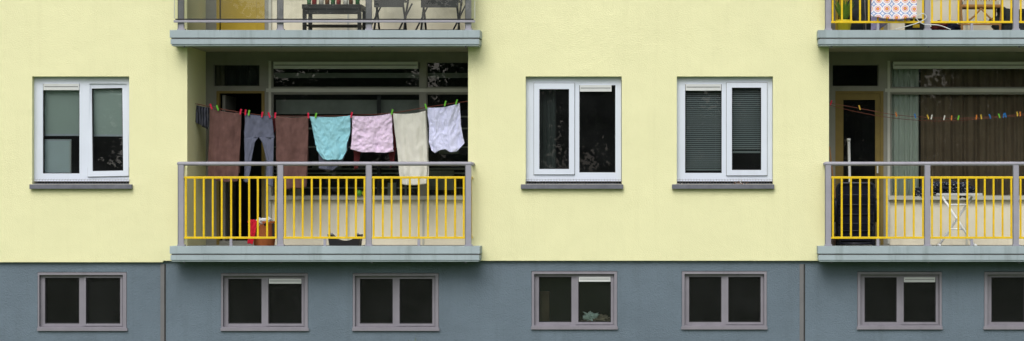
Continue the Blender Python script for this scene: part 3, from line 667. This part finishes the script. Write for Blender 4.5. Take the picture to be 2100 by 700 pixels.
g=Bd('potted_plant'); y=0.0; cx=X(1731,y)
g.tube([(cx,y,zu),(cx,y,zu+0.13),(cx,y,zu+0.135),(cx,y,zu+0.16)],[0.075,0.1,0.112,0.112],mat('yellow_pot',(220,200,30),0.4),20)
g.tube([(cx,y,zu+0.16),(cx,y,zu+0.165)],0.1,soil,16)
for i in range(70):
    a=random.uniform(0,6.28); l=random.uniform(0.08,0.3); b=Vector((cx+0.04*math.cos(a),y+0.04*math.sin(a),zu+0.16)); 
    tip=b+Vector((math.cos(a)*l*0.5,math.sin(a)*l*0.4,l)); s=Vector((-math.sin(a),math.cos(a),0.2))*0.018
    mid=(b+tip)/2+Vector((0,0,0.03)); g.add([b,mid+s,tip,mid-s],[(0,1,2,3)],leafm)
g.done()
rat=wavem('rattan',(186,144,94),(130,94,56),60,'Z',2)
g=Bd('rattan_chair'); y=0.4; cx=X(2008,y)
def t(p,r=0.016): g.tube([(cx+a,y+b,zu+c) for a,b,c in p],r,rat,8)
for sx in (-1,1):
    t([(sx*0.25,-0.22,0),(sx*0.27,-0.23,0.35),(sx*0.29,-0.18,0.58),(sx*0.3,0,0.66),(sx*0.27,0.2,0.74)]); t([(sx*0.23,0.24,0),(sx*0.25,0.24,0.4),(sx*0.24,0.28,0.8)])
    t([(sx*0.26,-0.22,0.1),(sx*0.1,-0.22,0.22),(0,-0.22,0.33)],0.012)
t([(-0.24,0.28,0.8),(-0.15,0.3,0.93),(0,0.3,0.97),(0.15,0.3,0.93),(0.24,0.28,0.8)])
t([(-0.27,-0.22,0.36),(0.27,-0.22,0.36)],0.022); t([(-0.25,-0.22,0.12),(0.25,-0.22,0.12)],0.012)
for k in range(14):
    a=-0.24+k*0.037; t([(a,0.25,0.4),(a,0.29,0.9)],0.006)
g.box(cx-0.26,cx+0.26,y-0.22,y+0.25,zu+0.36,zu+0.385,rat); g.box(cx-0.24,cx+0.24,y-0.2,y+0.23,zu+0.386,zu+0.43,mat('cushion',(190,185,170),0.9)); g.done(bevel=0.004)
g=Bd('toolbox'); y=0.1; g.pbox(1858,1900,42,66,y,y+0.2,'black'); g.pbox(1866,1892,38,42,y+0.05,y+0.1,'black'); g.pbox(1872,1886,50,57,y-0.004,y,mat('yellow_label',(225,190,40),0.5)); g.done(bevel=0.005)
g=Bd('cloth_heap'); lump('x',X(1925,0.2),0.2,zu+0.08,0.11,0.1,0.08,F['brn2'],4,0.5,par=g); lump('x',X(1948,0.3),0.25,zu+0.07,0.12,0.1,0.08,F['navy'],6,0.5,par=g); g.done()
g=Bd('storage_bag'); lump('x',X(2075,0.3),0.35,zu+0.15,0.25,0.15,0.2,'dark',9,0.5,par=g); g.done()
g=Bd('storage_bag'); lump('x',X(1762,0.6),0.7,zu+0.25,0.2,0.15,0.32,'dark',14,0.3,par=g); g.done()
g=Bd('white_cable'); g.tube([(X(a,-0.3),-0.3,Z(b,-0.3)) for a,b in smoothline([(1835,61),(1860,54),(1885,46),(1900,36),(1892,28),(1880,38),(1895,50),(1925,52),(1950,61)])],0.006,'vent',6); g.done()
# ---------------------------------------------------------------- little things
g=Bd('dead_leaves'); lm=mat('dry_leaf',(120,90,72),0.9,0.4,60); lw=mat('pale_leaf',(215,210,205),0.9)
for i in range(60):
    x=X(1516,-.02)+random.gauss(0,0.045); y=random.uniform(-0.05,0.06); z=Z(378,-.02)+abs(random.gauss(0,0.018)); s=random.uniform(0.008,0.02)
    a=Vector((random.gauss(0,1),random.gauss(0,1),random.gauss(0,1))).normalized()*s; b=a.cross(Vector((random.gauss(0,1),1,random.gauss(0,1)))).normalized()*s*0.5; c=Vector((x,y,z))
    g.add([c-a,c+b,c+a,c-b],[(0,1,2,3)],lm if i%3 else lw)
for i in range(6):
    x=X(1400,-.02)+random.gauss(0,0.05); c=Vector((x,-0.03,Z(378,-.02)+0.003)); s=0.012
    g.add([c+Vector((-s,-s,0)),c+Vector((s,-s,0.004)),c+Vector((s,s,0)),c+Vector((-s,s,0.008))],[(0,1,2,3)],lw)
g.done()
g=Bd('stored_junk'); lump('x',X(1225,0.2),0.24,Z(657,0.2),0.16,0.06,0.05,mat('pale_cloth',(150,138,120),0.9,0.4,20),4,1.0,par=g,nn=36); lump('x',X(1212,0.2),0.2,Z(650,0.2),0.07,0.04,0.05,mat('teal_cloth',(196,216,212),0.9),7,1.0,par=g,nn=36)
g.pbox(1104,1126,598,668,0.26,0.4,mat('cardboard',(84,68,52),0.9,0.25,6)); g.done(bld)
gm=mat('weed_leaf',(90,100,50),0.8,0.3,20)
g=Bd('weed'); bx=X(846,-0.3)
for i in range(30):
    a=random.uniform(0,6.28); l=random.uniform(0.2,0.43); b=Vector((bx,-0.3,-0.01)); tip=b+Vector((math.cos(a)*l*0.35,math.sin(a)*l*0.35,l)); s=Vector((-math.sin(a),math.cos(a),0))*0.012; mid=(b+tip)/2+Vector((0,0,0.05))
    g.add([b,mid+s,tip,mid-s],[(0,1,2,3)],gm)
g.done()
# ---------------------------------------------------------------- ground, trees opposite
g=Bd('ground'); g.add([(-400,-400,0),(400,-400,0),(400,400,0),(-400,400,0)],[(0,1,2,3)],'grass'); g.done()
bark=mat('bark',(80,68,56),0.95,0.3,4,0.6,20); fol=mat('foliage',(58,78,40),0.7,0.5,1.2)
def treemesh(seed):
    random.seed(seed); g=Bd('tree')
    g.tube([(0,0,-0.2),(0.1,0,2),(0.0,0.2,5),(0.2,0.1,9)],[0.35,0.28,0.2,0.06],bark,10)
    cl=[]
    for i in range(34):
        a=random.uniform(0,6.28); h=random.uniform(2.2,12.5); r=random.uniform(0.6,4.0)*(1-abs(h-6.5)/9)
        c=Vector((math.cos(a)*r,math.sin(a)*r,h)); cl.append((c,random.uniform(1.0,1.9)))
        g.tube([(0,0,min(h*0.6,7)),(c.x*0.5,c.y*0.5,h*0.8),tuple(c)],[0.1,0.06,0.02],bark,6)
    for c,r in cl:
        for k in range(260):
            d=Vector((random.gauss(0,1),random.gauss(0,1),random.gauss(0,0.8))).normalized()*r*random.uniform(0.3,1.25); p=c+d
            u=Vector((random.gauss(0,1),random.gauss(0,1),random.gauss(0,1))).normalized()*0.17; v=u.cross(Vector((random.gauss(0,1),random.gauss(0,1),1))).normalized()*0.11
            g.add([p-u,p+v,p+u,p-v],[(0,1,2,3)],fol)
    return g.done()
t1=treemesh(1); t2=treemesh(2)
t1.location=(-14,-58,0); t2.location=(6,-60,0)
t1.scale=(.9,.9,.8); t2.scale=(.9,.9,.75)
random.seed(11)
locs=[(x,-58) for x in (-38,-31,-25,-20,-8,-2,12,17,24,31,38)]+[(x,-70) for x in (-42,-35,-28,-22,-16,-10,-4,2,8,14,20,27,34,41)]
for i,(x,y) in enumerate(locs):
    o=bpy.data.objects.new('tree',(t1 if i%2 else t2).data); bpy.context.scene.collection.objects.link(o)
    o.location=(x,y+random.uniform(-3,3),0); o.rotation_euler=(0,0,random.uniform(0,6)); s=random.uniform(0.72,0.98); o.scale=(s*1.15,s*1.15,s)
# ---------------------------------------------------------------- light
sc=bpy.context.scene
wd=bpy.data.worlds.new('World'); sc.world=wd; wd.use_nodes=True
nt=wd.node_tree; bgd=nt.nodes['Background']; sky=nt.nodes.new('ShaderNodeTexSky'); sky.sky_type='NISHITA'; sky.sun_disc=False
EL=math.radians(48); AZ=math.radians(190)
sky.sun_elevation=EL; sky.sun_rotation=AZ; sky.dust_density=4; sky.air_density=1.2
hs=nt.nodes.new('ShaderNodeHueSaturation'); hs.inputs['Saturation'].default_value=0.35
nt.links.new(sky.outputs[0],hs.inputs['Color']); nt.links.new(hs.outputs[0],bgd.inputs[0]); bgd.inputs[1].default_value=0.15
sl=bpy.data.lights.new('sun','SUN'); sl.energy=1.45; sl.angle=math.radians(40); sl.color=(1,0.98,0.96)
so=bpy.data.objects.new('sun',sl); sc.collection.objects.link(so)
dirv=Vector((math.sin(AZ)*math.cos(EL),math.cos(AZ)*math.cos(EL),math.sin(EL)))
so.rotation_euler=dirv.to_track_quat('Z','Y').to_euler()
so.location=dirv*40
cam=bpy.data.cameras.new('camera'); co=bpy.data.objects.new('camera',cam); sc.collection.objects.link(co)
co.location=(0,-D,HC); co.rotation_euler=(math.radians(90),0,0)
cam.sensor_width=36; cam.lens=36*D/(2100/S); cam.shift_x=-400/2100; cam.shift_y=80/2100; cam.clip_end=1000
sc.camera=co
sc.view_settings.view_transform='Standard'; sc.view_settings.look='None'; sc.view_settings.exposure=0
